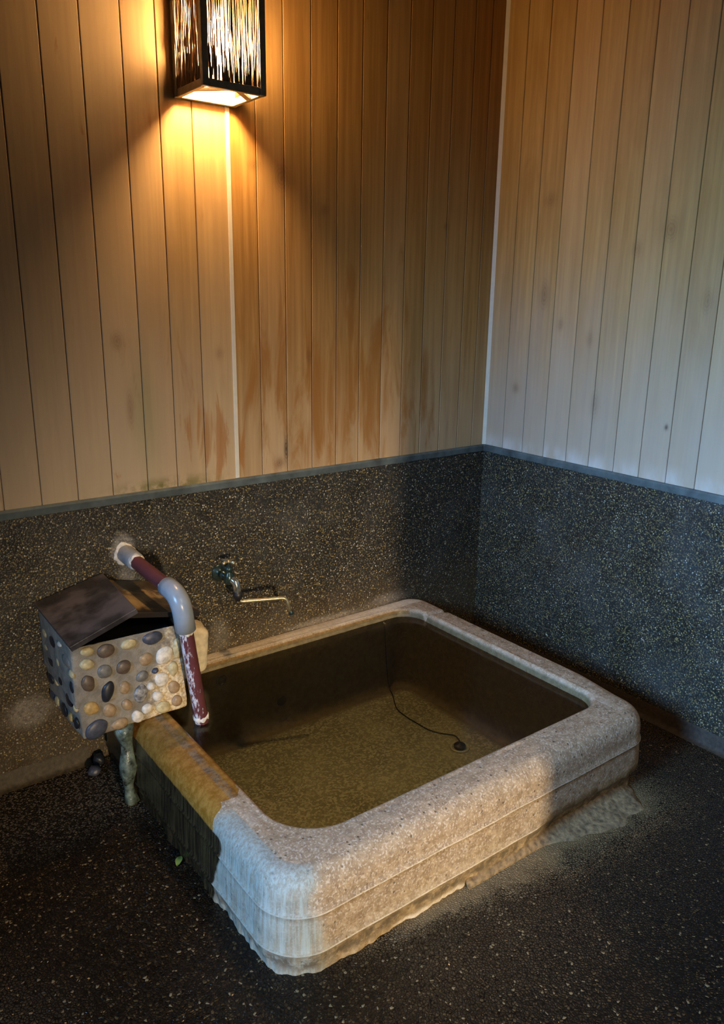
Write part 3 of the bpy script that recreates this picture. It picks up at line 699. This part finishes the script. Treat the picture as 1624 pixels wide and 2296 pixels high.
gusset(LX0+pw-.003, LY0+pw-.003, 1, 1); gusset(LX1-pw+.003, LY0+pw-.003, -1, 1)
def reeds(face):
    bm = bmesh.new(); rn = random.Random(5 if face == 'front' else (9 if face == 'left' else 12))
    a, b = (LX0+pw, LX1-pw) if face == 'front' else (LY0+pw, LY1-pw)
    u = a+.001
    while u < b-.001:
        r = rn.uniform(.0009, .0018); ln = []
        dense = .55+.9*abs(math.sin(u*47+1.3)); tilt = rn.uniform(-.0022, .0022); ph = rn.uniform(0, 6)
        for k in range(9):
            z = LZ0+.016+(LZ1-LZ0-.034)*k/8; uu = u+tilt*(k/8-.2)*2+.0009*math.sin(k*1.3+ph)
            dd = .008+rn.uniform(-.0015, .0015)
            uu = min(max(uu, a+.0005), b-.0005)
            ln.append((uu, LY0+dd, z) if face == 'front' else ((LX0+dd if face == 'left' else LX1-dd), uu, z))
        tube(bm, ln, [r*(2.2 if k == 0 and rn.random() < .6 else (1.7 if k == 1 and rn.random() < .35 else 1)) for k in range(9)], 6)
        u += r*2+rn.uniform(.0001, .0015)*dense*(.25 if face == 'left' else (.22 if face == 'right' else 1))
    link('reed_screen', bm, M['reed'], lm, True)
reeds('front'); reeds('left'); reeds('right')
bm = bmesh.new(); box(bm, LX0+.002, LX1-.002, LY0+.002, LY1-.002, LZ1-.002, LZ1+.012); link('top_panel', bm, M['frame'], lm)
n = N('white_liner'); n.bsdf(Base_Color=(.85, .8, .7), Roughness=.7); M['liner'] = n.m
bm = bmesh.new(); box(bm, LX0+.002, LX1-.002, LY1-.001, LY1+.0015, LZ0+.012, LZ1-.002); link('back_panel', bm, M['liner'], lm)
n = N('lit_bulb'); e = n.new('ShaderNodeEmission', {'Color': LAMP_COL, 'Strength': LAMP_E}); n.t.links.new(e.outputs[0], n.out.inputs[0]); M['bulb'] = n.m
bm = bmesh.new(); bc = ((LX0+LX1)/2, -.115, 2.345)
lathe(bm, [(-.072, .004), (-.068, .016), (-.052, .032), (-.025, .041), (0, .042), (.025, .036), (.04, .024), (.055, .014), (.058, .011)], bc, (0, 0, 1), 28); link('bulb', bm, M['bulb'], lm, True)
bm = bmesh.new(); lathe(bm, [(.058, .012), (.062, .018), (.11, .018), (.115, .012), (.288, .010)], bc, (0, 0, 1), 20); link('lamp_socket', bm, M['liner'], lm, True)

# ------------------------------------------------------------------ small things on the floor
def stone(name, c, r, mat, label, seed):
    bm = bmesh.new(); bmesh.ops.create_icosphere(bm, subdivisions=3, radius=1)
    for v in bm.verts:
        q = v.co.copy(); k = 1+.15*noise.noise(q*1.2+V((seed, 0, 0))); v.co = V((c[0]+q.x*r[0]*k, c[1]+q.y*r[1]*k, c[2]+q.z*r[2]*k))
    return tag(link(name, bm, mat, None, True), label, 'stone')
stone('pebble', (-1.914, -.102, .016), (.022, .020, .017), M['peb_grey' if 0 else 'peb_slate'], 'round bluish pebble on the floor by the left wall below the box', 2)
stone('pebble', (-1.880, -.050, .020), (.021, .022, .021), M['peb_black'], 'black stone wedged between the bath side and the left wall', 5)
bm = bmesh.new(); n_ = 9; la, lb = [], []
for i in range(n_+1):
    t = i/n_; wv = .010*math.sin(math.pi*min(1, t*1.02))**.8+.0003; z = .004+.006*math.sin(t*math.pi)
    cx, cy = -1.846+.034*(t-.5)*.82-.012, -.672+.034*(t-.5)*1.0
    la.append((bm.verts.new((cx-wv*.75, cy+wv*.6, z)), bm.verts.new((cx, cy, z-.0022)), bm.verts.new((cx+wv*.75, cy-wv*.6, z))))
    lb.append((bm.verts.new((cx-wv*.75, cy+wv*.6, z-.0008)), bm.verts.new((cx, cy, z-.003)), bm.verts.new((cx+wv*.75, cy-wv*.6, z-.0008))))
for L1, s_ in ((la, 1), (lb, -1)):
    for a, b in zip(L1, L1[1:]):
        for k in range(2): bm.faces.new((a[k], a[k+1], b[k+1], b[k])[::s_])
tag(link('fallen_leaf', bm, M['leaf'], None, True), 'tiny green leaf fallen on the dark floor beside the bath', 'leaf')
